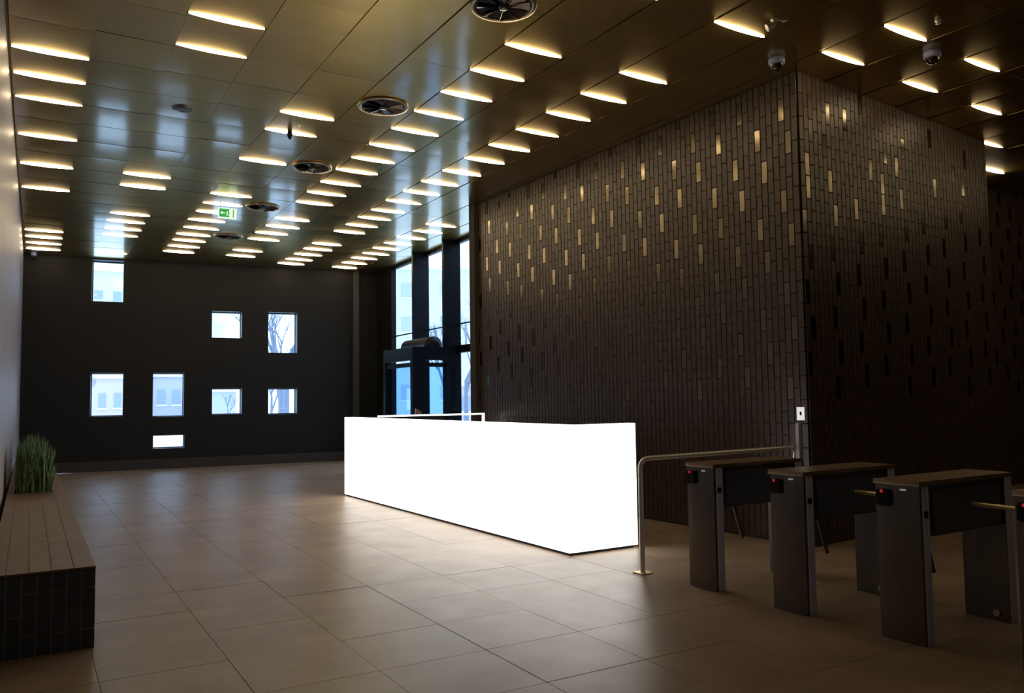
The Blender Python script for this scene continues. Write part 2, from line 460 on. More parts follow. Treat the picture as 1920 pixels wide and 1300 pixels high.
# rear and far side closing walls, behind the camera
struct(MB().box(-0.6, 16.4, YB - 0.3, YB, 0, H + 0.1).build('wall_rear', M_BACK), 'dark wall behind the camera', 'wall')
struct(MB().box(16.0, 16.4, YB, 8.0, 0, H + 0.1).build('wall_side', M_BACK), 'dark side wall beyond the turnstiles', 'wall')

# ------------------------------------------------------------------ brick walls
BP, BC = 0.0838, 0.2550                  # brick pitch along the wall, course height
def brick_wall(name, p0, p1, u_max, u_ref, z_ref, glossy, label, z_hi=H, n_parts=290, side=1, body=None, core=0.25, cu=0.0, ce_=0.0):
    T, L = wall_frame(p0, p1)
    root = struct(MB().box(cu, L - ce_, -core, 0, 0, H + 0.1, T=T).build(name, M_MORTAR), label, 'wall')
    ang = math.atan2(p1[1] - p0[1], p1[0] - p0[0])
    bw, bh, pr = 0.074, 0.245, 0.008
    def bmesh_brick(h, w=bw):
        return MB().add([(-w / 2, 0, -h / 2), (w / 2, 0, -h / 2), (w / 2, 0, h / 2), (-w / 2, 0, h / 2),
                         (-w / 2 + .002, -pr, -h / 2 + .002), (w / 2 - .002, -pr, -h / 2 + .002), (w / 2 - .002, -pr, h / 2 - .002), (-w / 2 + .002, -pr, h / 2 - .002)],
                        [(4, 5, 6, 7), (0, 1, 5, 4), (1, 2, 6, 5), (2, 3, 7, 6), (3, 0, 4, 7)])
    std = {}
    cells = []
    c0 = int(-u_ref / BP) - 2
    for c in range(c0, int(L / BP) + 3):
        u = u_ref + c * BP
        if u - bw / 2 < 0 or u + bw / 2 > L: continue
        for k in range(-30, 12):
            h = 2 * k + (c % 2)
            z = z_ref + h * BC / 2
            a, b = z - bh / 2, z + bh / 2
            a = max(a, 0.01); b = min(b, z_hi - 0.01)
            if b - a < 0.03: continue
            cells.append((u, (a + b) / 2, round(b - a, 4), glossy(c, h, u, z)))
    cells.sort(key=lambda q: -(0 if not seen(T(q[0], 0, q[1])) else 1) * 1e6 + (Vector(T(q[0], 0, q[1])) - CAMP).length)
    fld = {0: MB(), 1: MB()}
    for n, (u, z, h, g) in enumerate(cells):
        dz = random.uniform(-0.002, 0.002)
        base = T(u, -0.0005 + (random.uniform(-.002, .001)), z)
        if n < n_parts:
            key = (h, g)
            if key not in std: std[key] = bmesh_brick(h).mesh('brick', M_GLAZED if g else M_BRICK)
            ob = link('brick', std[key], root, base, ang)
            if g: ob['label'] = 'shiny glazed brick'
        else:
            s = bmesh_brick(h); ca, sa = math.cos(ang), math.sin(ang)
            fld[g].add([(base[0] + x * ca - y * sa, base[1] + x * sa + y * ca, base[2] + zz) for x, y, zz in s.v], s.f)
    o = fld[0].build('brick_field', M_BRICK, root); o['kind'] = 'stuff'
    if fld[1].v:
        o = fld[1].build('glazed_brick_field', M_GLAZED, root); o['kind'] = 'stuff'
    return root
KA, KB, KC = (7.07, 5.74), (6.875, 12.84), (11.42, 6.13)
# long face: wall_frame direction must keep the room on its right-hand side: travel from far to near
Lk = math.dist(KA, KB)
def glossy_long(c, h, u, z):
    # c counts from the reference brick towards the near corner; the photo's pattern counts away from it
    cc = -c
    c0 = (12 * (h // 2) + 7 * (h % 2)) % 16
    return 1 if cc % 16 == c0 and z > 1.6 else 0
brick_wall('wall_block_long', KB, KA, None, Lk - (6.63 - 5.74) - 0.0, 4.22, glossy_long, 'long dark brick face of the block behind the glowing counter', ce_=0.03)
GS = [(7.2, 4.12), (7.19, 4.14), (8.7, 4.13), (8.41, 4.23), (10.0, 4.2), (7.55, 4.37), (9.1, 4.35), (10.71, 4.3), (7.27, 4.53), (8.78, 4.48), (10.4, 4.44), (7.93, 4.64), (7.64, 4.71), (9.18, 4.68), (10.81, 4.66), (8.3, 4.9), (9.88, 4.84)]
GSC = set()
for gx, gz in GS:
    best = min(((abs(0.045 + c * BP - (gx - KA[0]) * 1.004) / BP + abs(4.22 + (2 * k + (c % 2)) * BC / 2 - gz) / (BC / 2), c, 2 * k + (c % 2))
                for c in range(0, 54) for k in range(-3, 6)), key=lambda q: q[0])
    GSC.add((best[1], best[2]))
def glossy_short(c, h, u, z):
    x = KA[0] + u * (KC[0] - KA[0]) / math.dist(KA, KC)
    if z > 4.07:
        return 1 if (c, h) in GSC else 0
    c0 = (12 * (h // 2) + 7 * (h % 2)) % 18
    return 1 if c % 18 == c0 and z > 1.6 else 0
brick_wall('wall_block_short', KA, KC, None, 0.045, 4.22, glossy_short, 'short shadowed brick face of the block behind the turnstiles', cu=0.03)
brick_wall('wall_recess', (11.45, 7.55), (16.0, 7.62), None, 0.045, 4.22, lambda c, h, u, z: 1 if c % 16 == (12 * (h // 2) + 7 * (h % 2)) % 16 and z > 1.6 else 0,
           'set-back dark brick wall at the right edge', n_parts=200)
# end caps of the block
struct(MB().box(0, 1.5, -0.25, 0, 0, H + 0.1, T=wall_frame((11.42, 6.13), (11.5, 7.8))[0]).build('wall_block_return', M_MORTAR), 'hidden return of the brick block', 'wall')
struct(MB().box(0, 1.3, -0.2, 0, 0, H + 0.1, T=wall_frame((8.1, 12.84), (6.875, 12.84))[0]).build('wall_block_end', M_MORTAR), 'far end of the brick block beside the entrance', 'wall')

# ================================================================== CEILING FITTINGS
ROWS = {0: [(0.119, 9.076), (0.127, 9.801), (0.134, 10.554), (0.145, 12.027), (0.16, 13.499), (0.17, 14.986), (0.198, 18.674), (0.203, 19.401), (0.214, 20.15), (0.214, 20.927)], 1: [(1.498, 7.526), (1.497, 8.26), (1.498, 13.401), (1.519, 14.14), (1.544, 16.32), (1.539, 17.038), (1.562, 17.803), (1.563, 18.492), (1.573, 20.795)], 2: [(2.873, 9.635), (2.871, 10.354), (2.869, 11.82), (2.88, 14.032), (2.886, 14.754), (2.895, 15.472), (2.883, 16.239), (2.915, 17.01), (2.889, 17.755), (2.917, 18.45), (2.925, 19.206), (2.924, 19.95)], 3: [(4.36, 5.27), (4.304, 6.696), (4.296, 7.411), (4.29, 8.123), (4.281, 8.836), (4.278, 9.556), (4.265, 10.308), (4.258, 11.0), (4.254, 11.684), (4.268, 12.473), (4.271, 13.198), (4.293, 13.952), (4.296, 15.406), (4.321, 16.16), (4.286, 16.89), (4.3, 17.617), (4.302, 19.109), (4.308, 19.854)], 4: [(5.779, 5.333), (5.737, 6.701), (5.722, 7.396), (5.714, 8.108), (5.709, 8.817), (5.715, 9.555), (5.704, 10.256), (5.707, 10.993), (5.673, 11.702), (5.663, 12.405), (5.651, 13.135), (5.673, 13.909), (5.668, 14.591), (5.68, 15.322), (5.678, 16.043), (5.674, 17.524), (5.688, 18.227), (5.687, 18.987), (5.69, 19.758), (5.684, 20.45)], 5: [(7.272, 4.599), (7.242, 5.282), (7.08, 14.574), (7.107, 15.268), (7.077, 16.045), (7.069, 16.766), (7.073, 17.457), (7.088, 18.17), (7.061, 18.888), (7.089, 19.674), (7.087, 20.424)], 6: [(8.714, 4.662), (8.702, 5.357)], 7: [(10.163, 5.411), (11.609, 6.163), (13.069, 6.915)]}
ORD = ['nearest', 'second', 'third', 'fourth', 'fifth', 'sixth', 'seventh', 'eighth', 'ninth', 'tenth', 'eleventh', 'twelfth', 'thirteenth', 'fourteenth', 'fifteenth', 'sixteenth', 'seventeenth', 'eighteenth', 'nineteenth', 'twentieth']
def spindle():  # tapered ends put the lamp's bloom into the tube's shape
    pts = []; rs = []
    for k in range(13):
        u = -math.cos(math.pi * k / 12)
        pts.append((u * 0.345, 0, 0)); rs.append(0.0015 + 0.018 * (1 - u * u) ** 0.7)
    return MB().tube(pts, rs, 8)
tube_me = spindle().mesh('glow_tube', E_TUBE)
cap_me = MB().box(-0.006, 0.006, -0.006, 0.006, -0.004, 0.010).mesh('end_cap', M_STEELD)
ROWN = {0: 'ceiling row along the left wall', 1: 'second ceiling row from the left wall', 2: 'ceiling row passing the exit sign', 3: 'ceiling row right of the round vents',
        4: 'ceiling row beside the brick block'}
def lamp(x, y, label, group):
    r = empty('ceiling_light', (x, y, H - 0.003), -0.02 if y > 12 else 0.0)
    tag(r, label, 'light', group)
    link('glow_tube', tube_me, r); link('end_cap', cap_me, r, (-0.342, 0, 0)); link('end_cap', cap_me, r, (0.342, 0, 0))
for i, row in ROWS.items():
    if i <= 4:
        for n, (x, y) in enumerate(row):
            lamp(x, y, 'warm strip light, %s from the camera in the %s' % (ORD[n], ROWN[i]), 'warm strip lights in the ceiling')
    elif i == 5:
        lamp(*row[0], 'warm strip light above the turnstiles, nearer to the top edge', 'warm strip lights in the ceiling')
        lamp(*row[1], 'warm strip light right above the corner of the brick block', 'warm strip lights in the ceiling')
        for n, (x, y) in enumerate(row[2:]):
            lamp(x, y, 'warm strip light in the ceiling by the entrance glazing, %s in its row' % ORD[n], 'warm strip lights in the ceiling')
    elif i == 6:
        lamp(*row[0], 'warm strip light at the top right, nearer the frame edge of its pair', 'warm strip lights in the ceiling')
        lamp(*row[1], 'warm strip light in front of the short brick face, below the dark dome camera', 'warm strip lights in the ceiling')
    else:
        lab = ['warm strip light at the far right, upper one of the right edge column', 'warm strip light touching the upper right edge of the brick block', 'lowest warm strip light at the right edge beside the brick block']
        for n, (x, y) in enumerate(row): lamp(x, y, lab[n], 'warm strip lights in the ceiling')
for x, y in ((1.5, 1.7), (1.5, -1.2), (4.4, 2.4), (4.4, 0.2), (4.4, -2.0), (7.3, 1.6), (7.3, -0.6), (10.2, 1.6)):  # unseen strip lights added to brighten the near floor
    lamp(x, y, 'unseen warm strip light added behind the camera for brightness', 'unseen strip lights added behind the camera')

k = 0
for x in (10.16, 11.6, 13.05, 14.5):  # unseen strip lights added to glow in the short face's glazed bricks
    for y in (4.69, 3.95, 3.22, 2.5):
        if not seen((x - 0.4, y, H), 70): lamp(x, y, 'unseen warm strip light added beyond the right edge for reflections', 'unseen strip lights added beyond the right edge')

# round swirl air vents
def vent(x, y, label, r=0.27):
    root = empty('ceiling_vent', (x, y, H)); tag(root, label, 'vent', 'round ceiling vents')
    MB().lathe([(r, 0.0), (r + 0.03, -0.008), (r + 0.025, -0.022), (r - 0.01, -0.024), (r - 0.022, -0.004), (r - 0.03, 0.04)], n=32).build('rim', M_RIMB, root)
    MB().lathe([(0.0, -0.012), (r - 0.022, -0.006)], n=32).build('duct_disc', M_BLACK, root)
    MB().lathe([(0.0, -0.045), (0.035, -0.043), (0.05, -0.02), (0.05, -0.008)], n=16).build('hub', M_STEELD, root)
    for k in range(8):
        a = 2 * math.pi * k / 8; b = a + 0.42
        r0, r1 = 0.05, r - 0.028
        v = [(r0 * math.cos(a), r0 * math.sin(a), -0.012), (r1 * math.cos(a), r1 * math.sin(a), -0.012), (r1 * math.cos(b), r1 * math.sin(b), -0.040), (r0 * math.cos(b), r0 * math.sin(b), -0.030)]
        v2 = [(p[0], p[1], p[2] + 0.004) for p in v]
        MB().add(v + v2, [(0, 1, 2, 3), (7, 6, 5, 4), (0, 4, 5, 1), (1, 5, 6, 2), (2, 6, 7, 3), (3, 7, 4, 0)]).build('vane', M_VANE, root)
vent(3.56, 6.02, 'round ceiling vent cut by the top edge of the photo, largest in view')
vent(3.555, 8.86, 'round bronze vent second from the camera with a bright vane')
vent(3.565, 11.74, 'round ceiling vent third from the camera beside the strip lights')
vent(3.54, 14.61, 'round ceiling vent to the right of the exit sign')
vent(3.55, 17.56, 'farthest round ceiling vent, behind and below the exit sign')
s = empty('ceiling_speaker', (1.50, 10.08, H)); tag(s, 'small flat round speaker in the left ceiling area', 'speaker')
MB().lathe([(0.0, -0.010), (0.085, -0.012), (0.10, -0.006), (0.10, 0.0)], n=24).build('grille', M_STEELD, s)
MB().lathe([(0.10, 0.0), (0.102, -0.012), (0.118, -0.010), (0.120, 0.0)], n=24).build('rim', M_STEEL, s)
# smoke detector / pendant, small ceiling pieces
s = empty('pendant_detector', (2.84, 10.30, H)); tag(s, 'small black cone detector hanging under the strip light', 'detector')
MB().lathe([(0.030, 0.0), (0.030, -0.03), (0.0, -0.03)], n=12).build('mount', M_BLACK, s)
MB().lathe([(0.0, -0.03), (0.042, -0.032), (0.038, -0.05), (0.015, -0.10), (0.0, -0.115)], n=14).build('cone', M_BLACK, s)
def dome_cam(x, y, label, r=0.085):
    s = empty('dome_camera', (x, y, H)); tag(s, label, 'camera', 'dome cameras on the ceiling')
    MB().lathe([(0.0, 0), (r * 0.9, 0.0), (r, -0.015), (r * 0.98, -0.06), (r * 0.8, -0.075), (0.0, -0.075)], n=20).build('housing', M_BLUEGREY, s)
    MB().lathe([(r * 0.78, -0.075), (r * 0.68, -0.105), (r * 0.42, -0.13), (0.0, -0.14)], n=20).build('dome', M_GLAZED, s)
dome_cam(6.62, 5.62, 'grey dome camera at the top corner of the brick block')
dome_cam(7.90, 4.72, 'dark dome camera between the strip lights at the top right')
dome_cam(0.03, 21.45, 'tiny dome camera in the far left ceiling corner', 0.06)
def nub(x, y, label, r, h, m, name='sprinkler', cat='sprinkler'):
    s = empty(name, (x, y, H)); tag(s, label, cat)
    MB().lathe([(0, 0), (r, 0), (r, -0.008), (r * 0.5, -0.014), (r * 0.4, -h), (0, -h)], n=14).build('body', m, s)
    MB().lathe([(0, -h - 0.004), (r * 0.8, -h - 0.002), (r * 0.8, -h), (0, -h)], n=14).build('deflector', m, s)
nub(2.88, 10.04, 'tiny pale sprinkler head between two strip lights above the black cone', 0.03, 0.025, M_WHITEP)
nub(7.29, 4.28, 'small white sprinkler head at the top right of the dark ceiling', 0.03, 0.03, M_WHITEP)
nub(3.93, 16.95, 'small dark sprinkler head among the far strip lights', 0.025, 0.04, M_BLACK)
s = empty('spotlight', (5.90, 5.02, H)); tag(s, 'small pale adjustable spotlight beside a strip light at the top right', 'light')
MB().lathe([(0, 0), (0.035, 0), (0.035, -0.012), (0.010, -0.014), (0.010, -0.05), (0, -0.05)], n=14).build('mount', M_WHITEP, s)
MB().tube([(0.0, 0, -0.05), (-0.055, 0.04, -0.085)], [0.022, 0.036], 14).build('lamp_head', mat('cream_plastic', (0.62, 0.60, 0.45), 0.35), s)
MB().tube([(0.03, -0.02, -0.012), (0.10, -0.07, -0.022), (0.085, -0.02, -0.02)], 0.006, 6).build('bracket_arm', M_WHITEP, s)

# exit sign hanging from the ceiling
es = empty('exit_sign', (2.76, 14.50, 4.80), -0.0); tag(es, 'glowing green exit sign with arrow hanging from the ceiling', 'sign')
W_, H_ = 0.31, 0.185
MB().box(0, W_, 0.0, 0.03, 0, H_).build('lit_box', E_SIGNW, es)
MB().box(0.018, 0.185, -0.004, -0.001, 0.022, H_ - 0.02).build('green_panel', E_SIGNG, es)
MB().box(0.245, 0.262, -0.004, -0.001, 0.022, H_ - 0.02).build('green_edge', E_SIGNG, es)
ar = MB().prism([(0.035, 0.093), (0.065, 0.125), (0.065, 0.103), (0.110, 0.103), (0.110, 0.083), (0.065, 0.083), (0.065, 0.061)], 0, 0.003, T=lambda x, z, w: (x, -0.0045 - w, z))
ar.build('arrow', E_SIGNW, es)
run = MB()
for a in ([(0.150, 0.128), (0.160, 0.135), (0.168, 0.128), (0.160, 0.119)], [(0.142, 0.115), (0.160, 0.117), (0.156, 0.080), (0.144, 0.080)],
          [(0.125, 0.090), (0.145, 0.110), (0.149, 0.103), (0.131, 0.085)], [(0.144, 0.082), (0.152, 0.082), (0.140, 0.045), (0.128, 0.045)], [(0.150, 0.082), (0.157, 0.082), (0.176, 0.050), (0.166, 0.046)]):
    run.prism(a, 0, 0.003, T=lambda x, z, w: (x, -0.0045 - w, z))
run.build('running_figure', E_SIGNW, es)
for x in (0.04, 0.27): MB().tube([(x, 0.015, H_), (x, 0.015, H - 4.80)], 0.004, 6).build('hanger', M_STEELD, es)

# ================================================================== GLOWING RECEPTION COUNTER
dk = empty('reception_counter', (4.71, 6.80, 0)); tag(dk, 'long glowing white reception counter in the middle of the lobby', 'counter')
dk.rotation_euler = (0, 0, 0)
DXN, DYN = 4.71, 6.80; FAR = (4.60, 13.25); DL = 6.45; DH = 1.315
sh = (FAR[0] - DXN) / DL
def Td(x, y, z): return (x + sh * y, y, z)
MB().box(0.02, 0.30, 0.02, DL - 0.02, 0.0, 0.03, T=Td).box(0.30, 0.84, 0.02, 0.20, 0.0, 0.03, T=Td).build('plinth', M_BLACK, dk)
npan = 5
for k in range(npan):
    a = DL * k / npan + (0.001 if k else 0); b = DL * (k + 1) / npan - 0.001
    MB().box(0, 0.03, a, b, 0.03, DH - 0.03, T=Td).build('front_panel', E_DESK, dk)
MB().box(0.03, 0.88, 0, 0.03, 0.03, DH - 0.03, T=Td).build('end_panel', E_DESK, dk)
MB().box(0, 0.16, 0, DL, DH - 0.03, DH, T=Td).box(0.16, 0.88, 0, 0.10, DH - 0.03, DH, T=Td).build('counter_top', E_DESK, dk)
MB().box(0.10, 0.13, 0.04, DL, 0.03, DH - 0.03, T=Td).box(0.13, 0.86, 0.035, 0.06, 0.03, DH - 0.035, T=Td).build('inner_lining', M_DIM, dk)
MB().box(0.13, 0.75, 0.12, DL - 0.9, 0.72, 0.75, T=Td).build('desk_surface', M_DIM, dk)
rt = MB().box(0.16, 2.08, 5.35, 5.40, DH + 0.012, DH + 0.036, T=Td).box(2.055, 2.08, 5.35, 5.40, 0.03, DH + 0.01, T=Td)
rt.build('return_frame', E_DESK, dk)
MB().box(0.03, 1.83, 6.38, 6.42, 0.03, DH, T=Td).build('back_panel', M_DIM, dk)
# leaflets in a holder on the counter
lf = empty('leaflet_holder', (4.99, 9.85, DH + 0.001)); tag(lf, 'small holder of leaflets standing on the far rim of the glowing counter', 'leaflets')
lf.location = (5.46, 12.175, DH + 0.037)
MB().box(-0.05, 0.09, -0.024, 0.024, 0.0, 0.012).build('holder_base', M_BLACK, lf)
for k in range(4):
    MB().box(-0.04 + 0.03 * k, -0.022 + 0.03 * k, -0.012, 0.006, 0.012, 0.10 - 0.016 * k).build('leaflet', mat('leaflet_paper', (0.55, 0.45, 0.40), 0.6), lf)

# ================================================================== TURNSTILES
def make_turnstile():
    t = empty('turnstile')
    # local: x from front (0) to back (1.08), y width 0..0.31 (towards the counter), z up
    LW = 0.31
    def plate(x0, x1, bulge, z0, z1):
        poly = []
        for k in range(7):
            u = k / 6; poly.append((x0 - bulge * (1 - (2 * u - 1) ** 2), u * LW))
        poly += [(x1, LW), (x1, 0)]
        return MB().prism(poly[::-1], z0, z1)
    lg = plate(0.0, 0.02, 0.012, 0.0, 1.005).build('leg', M_STEEL, t)
    lg['label'] = 'broad brushed steel leg at the entry end'
    MB().box(0.02, 0.105, 0.006, LW - 0.006, 0.0, 1.005).build('edge_trim', M_EDGE, lg)
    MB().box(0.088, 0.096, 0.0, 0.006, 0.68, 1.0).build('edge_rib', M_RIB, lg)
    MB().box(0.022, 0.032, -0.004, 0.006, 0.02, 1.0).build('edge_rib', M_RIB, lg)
    MB().box(0.035, 0.085, -0.001, 0.006, 0.80, 0.84).build('edge_window', M_BLACK, lg)
    lb = MB().box(0.975, 0.99, 0.0, LW, 0.0, 1.005).build('leg', M_STEEL, t)
    MB().box(0.99, 1.075, 0.0, LW, 0.0, 1.005).build('edge_trim', M_EDGE, lb)
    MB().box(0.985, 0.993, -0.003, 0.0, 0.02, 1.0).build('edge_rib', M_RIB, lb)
    MB().tube([(0.975, 0.08, 0.06), (0.950, 0.08, 0.06)], [0.028, 0.024], 14).build('lock', M_CHROME, lb)
    cb = MB().box(0.105, 0.975, 0.012, LW - 0.012, 0.675, 1.0).build('cabinet', M_STEELD, t)
    MB().box(0.15, 0.93, 0.006, 0.012, 0.70, 0.97).build('side_cover', mat('blue_black_panel', (0.085, 0.095, 0.15), 0.35, metal=0.2), cb)
    top = []
    for k in range(7):
        u = k / 6; top.append((-0.012 - 0.014 * (1 - (2 * u - 1) ** 2), -0.008 + u * (LW + 0.016)))
    top += [(1.085, LW + 0.008), (1.085, -0.008)]
    MB().prism(top[::-1], 1.005, 1.032).build('lid', M_TOP, t)
    MB().prism([(a - 0.002, b) for a, b in top[:7]] + [(a + 0.004, b) for a, b in top[:7]][::-1], 1.003, 1.012).build('lid_edge_highlight', M_LIDEDGE, t)  # thin tan strip painted as the highlight on the lid's front edge
    # reader on the front leg
    rd = MB()
    rd.prism([(0.205, 0.862), (0.270, 0.862), (0.282, 0.875), (0.282, 0.955), (0.270, 0.968), (0.205, 0.968), (0.193, 0.955), (0.193, 0.875)], 0, 0.030, T=lambda y, z, w: (-0.008 - w, y, z))
    r = rd.build('card_reader', M_BLACK, t)
    MB().tube([(-0.038, 0.240, 0.957), (-0.0425, 0.240, 0.957)], 0.011, 12).build('red_light', E_RED, r)
    MB().box(-0.014, -0.010, 0.085, 0.125, 0.968, 0.980).build('indicator', E_LED, t)
    # tripod hub on the counter-facing side with two lowered arms
    hb = MB().tube([(0.52, LW - 0.012, 0.845), (0.52, LW + 0.05, 0.845)], [0.06, 0.045], 18).build('tripod_hub', M_STEEL, t)
    MB().tube([(0.50, LW + 0.03, 0.83), (0.70, LW + 0.06, 0.32)], 0.016, 12).build('tripod_arm', M_STEELD, t)
    MB().tube([(0.54, LW + 0.03, 0.83), (0.30, LW + 0.06, 0.40)], 0.016, 12).build('tripod_arm', M_STEELD, t)
    return t
t0 = make_turnstile()
spots = [(4.84, 4.90, 'turnstile farthest from the camera, next to the steel handrail', 0),
         (4.85, 4.01, 'middle one of the turnstiles, second from the handrail', 0),
         (4.87, 3.13, 'large near turnstile with a brass coloured bar on its left', 1),
         (4.87, 2.24, 'turnstile cut off by the right edge of the photo', 1)]
for k, (x, y, lab, arm) in enumerate(spots):
    o = t0 if k == 0 else copy_tree(t0)
    o.location = (x, y, 0)
    tag(o, lab, 'turnstile', 'row of steel turnstiles')
for o in [o for o in bpy.data.objects if o.name.startswith('turnstile') and o.parent is None][2:]:
    MB().tube([(0.52, 0.33, 0.852), (0.52, 0.85, 0.858)], [0.016, 0.014], 14).build('barrier_arm', M_BRASS, o)['label'] = 'brass coloured horizontal bar'

# ================================================================== HANDRAIL, POST, SIGN
hr = empty('handrail', (4.81, 5.79, 0)); tag(hr, 'bent steel tube handrail running from the counter to the block corner', 'handrail')
pts = [(0, 0, 0.012), (0, 0, 0.94)]
for k in range(1, 7):
    a = math.pi / 2 * k / 6; pts.append((0.09 - 0.09 * math.cos(a), 0, 0.94 + 0.09 * math.sin(a)))
pts += [(2.02, 0, 1.045)]
for k in range(1, 5):
    a = math.pi / 2 * k / 4; pts.append((2.02 + 0.06 * math.sin(a), 0, 0.985 + 0.06 * math.cos(a)))
pts += [(2.08, 0, 0.92)]
MB().tube(pts, 0.023, 14).build('rail', M_RAIL, hr)
MB().box(-0.065, 0.065, -0.065, 0.065, 0.0, 0.012).build('base_plate', M_BRASS, hr)
MB().tube([(2.08, 0, 0.965), (2.08, 0, 0.90)], [0.030, 0.030], 12).build('joint_collar', M_CHROME, hr)
ps = empty('sign_post', (6.87, 5.72, 0)); tag(ps, 'square grey steel post at the block corner', 'post')
MB().box(-0.03, 0.03, -0.03, 0.03, 0.0, 0.90).build('lower_post', M_STEELD, ps)
MB().box(-0.022, 0.022, -0.022, 0.022, 0.90, 1.30).build('upper_post', mat('grey_post', (0.42, 0.39, 0.45), 0.4), ps)
MB().box(-0.05, 0.05, -0.05, 0.05, 0.0, 0.01).build('foot_plate', M_STEELD, ps)
wp = empty('wall_plate', (6.875, 5.69, 1.33)); tag(wp, 'white plate with a dark oval mark on top of the corner post', 'sign')
MB().box(-0.038, 0.038, -0.012, 0.004, 0.0, 0.135).build('plate', emis('glowing_white_plate', (1.0, 0.96, 0.93), 0.75), wp)  # plate given its own glow to come out bright white
ov = MB().lathe([(0.0, 0.0), (0.011, 0.0), (0.011, 0.003), (0, 0.003)], n=16).build('oval_mark', M_BLACK, wp)
ov.scale = (1, 1.9, 1); ov.rotation_euler = (R(90), 0, 0); ov.location = (-0.004, -0.0121, 0.07)
wp.rotation_euler = (0, 0, R(-28))

# ================================================================== BENCH WITH PLANTER
bn = empty('bench', (-0.20, 6.08, 0)); tag(bn, 'long low bench of dark bricks along the left wall', 'bench')
BWD, BH, BL = 0.605, 0.53, 12.9
PY0, PY1, PX0, PX1 = 5.40, 9.6, 0.075, 0.475      # planter opening, local
core = MB().box(0, BWD - 0.008, 0.008, PY0, 0, BH - 0.008).box(0, BWD - 0.008, PY1, BL, 0, BH - 0.008)
core.box(0, PX0, PY0, PY1, 0, BH - 0.008).box(PX1, BWD - 0.008, PY0, PY1, 0, BH - 0.008)
core.build('core', M_MORTAR2, bn)
# brick end face, bricks upright in half bond
for c in range(8):
    x1 = BWD - 0.002 - c * 0.0845; x0 = max(x1 - 0.075, 0.001)
    if x1 < 0.01: continue
    off = 0.128 if c % 2 == 0 else -0.005
    cuts = [0.0]; z = off if off > 0.01 else off + 0.262
    while z < BH - 0.02: cuts.append(z); z += 0.266
    cuts.append(BH - 0.010)
    for a, b in zip(cuts, cuts[1:]):
        a2 = a + (0.005 if a > 0 else 0.002); b2 = b - 0.005
        if b2 - a2 < .02: continue
        MB().box(x0, x1, 0.0, 0.02, a2, b2).build('brick', M_BENCHBR, bn)
# long side, upright bricks joined (seen edge-on only)
sd = MB()
for k in range(int(BL / 0.0845)):
    y0 = 0.024 + k * 0.0845
    if y0 + 0.075 > BL: continue
    off = 0.128 if k % 2 == 0 else 0.257
    for a, b in ((0.004, off - 0.005), (off + 0.005, min(off + 0.261, BH - 0.015)), (off + 0.271, BH - 0.015)):
        if b - a > 0.02: sd.box(BWD - 0.02, BWD, y0, y0 + 0.075, a, b)
o = sd.build('side_bricks', M_BENCHBR, bn); o['kind'] = 'stuff'
# grout bed and brown paving bricks on top
gb = MB().box(0, BWD - 0.002, 0.002, PY0, BH - 0.008, BH - 0.003).box(0, BWD - 0.002, PY1, BL, BH - 0.008, BH - 0.003)
gb.box(0, PX0, PY0, PY1, BH - 0.008, BH - 0.003).box(PX1, BWD - 0.002, PY0, PY1, BH - 0.008, BH - 0.003)
gb.build('grout', M_BENCHGR, bn)
far = MB(); cw = 0.1285
def put(x0, x1, y0, y1):
    if x1 - x0 < 0.012 or y1 - y0 < 0.02: return
    if y0 < 7.0: MB().bbox(x0, x1, y0, y1, BH - 0.02, BH, 0.001).build('paving_brick', M_BENCHTOP, bn)
    else: far.box(x0, x1, y0, y1, BH - 0.02, BH)
for c in range(5):
    x1 = BWD - c * cw; x0 = max(x1 - cw + 0.006, 0.001)
    y = -0.128 if c % 2 else 0.0
    while y < BL:
        y0, y1 = max(y, 0.0), min(y + 0.266, BL)
        # clip against the planter opening
        if y1 <= PY0 or y0 >= PY1 or x1 <= PX0 or x0 >= PX1: put(x0, x1, y0, y1)
        else:
            if y0 < PY0: put(x0, x1, y0, PY0 - 0.01)
            if y1 > PY1: put(x0, x1, PY1 + 0.01, y1)
            a, b = max(y0, PY0), min(y1, PY1)
            if x0 < PX0: put(x0, PX0 - 0.006, a, b)
            if x1 > PX1: put(PX1 + 0.006, x1, a, b)
        y += 0.268
o = far.build('paving_field', M_BENCHTOP, bn); o['kind'] = 'stuff'
MB().box(PX0 + 0.005, PX1 - 0.005, PY0 + 0.005, PY1 - 0.005, 0.25, 0.42).build('soil', M_SOIL, bn)
rim = MB()
for a in ((PX0 - .004, PX1 + .004, PY0 - .012, PY0, 1), (PX0 - .004, PX1 + .004, PY1, PY1 + .012, 1), (PX0 - .010, PX0, PY0, PY1, 1), (PX1, PX1 + .010, PY0, PY1, 1)):
    rim.box(a[0], a[1], a[2], a[3], 0.42, BH + 0.006)
rim.build('planter_rim', mat('pale_rim', (0.16, 0.13, 0.07), 0.4), bn)
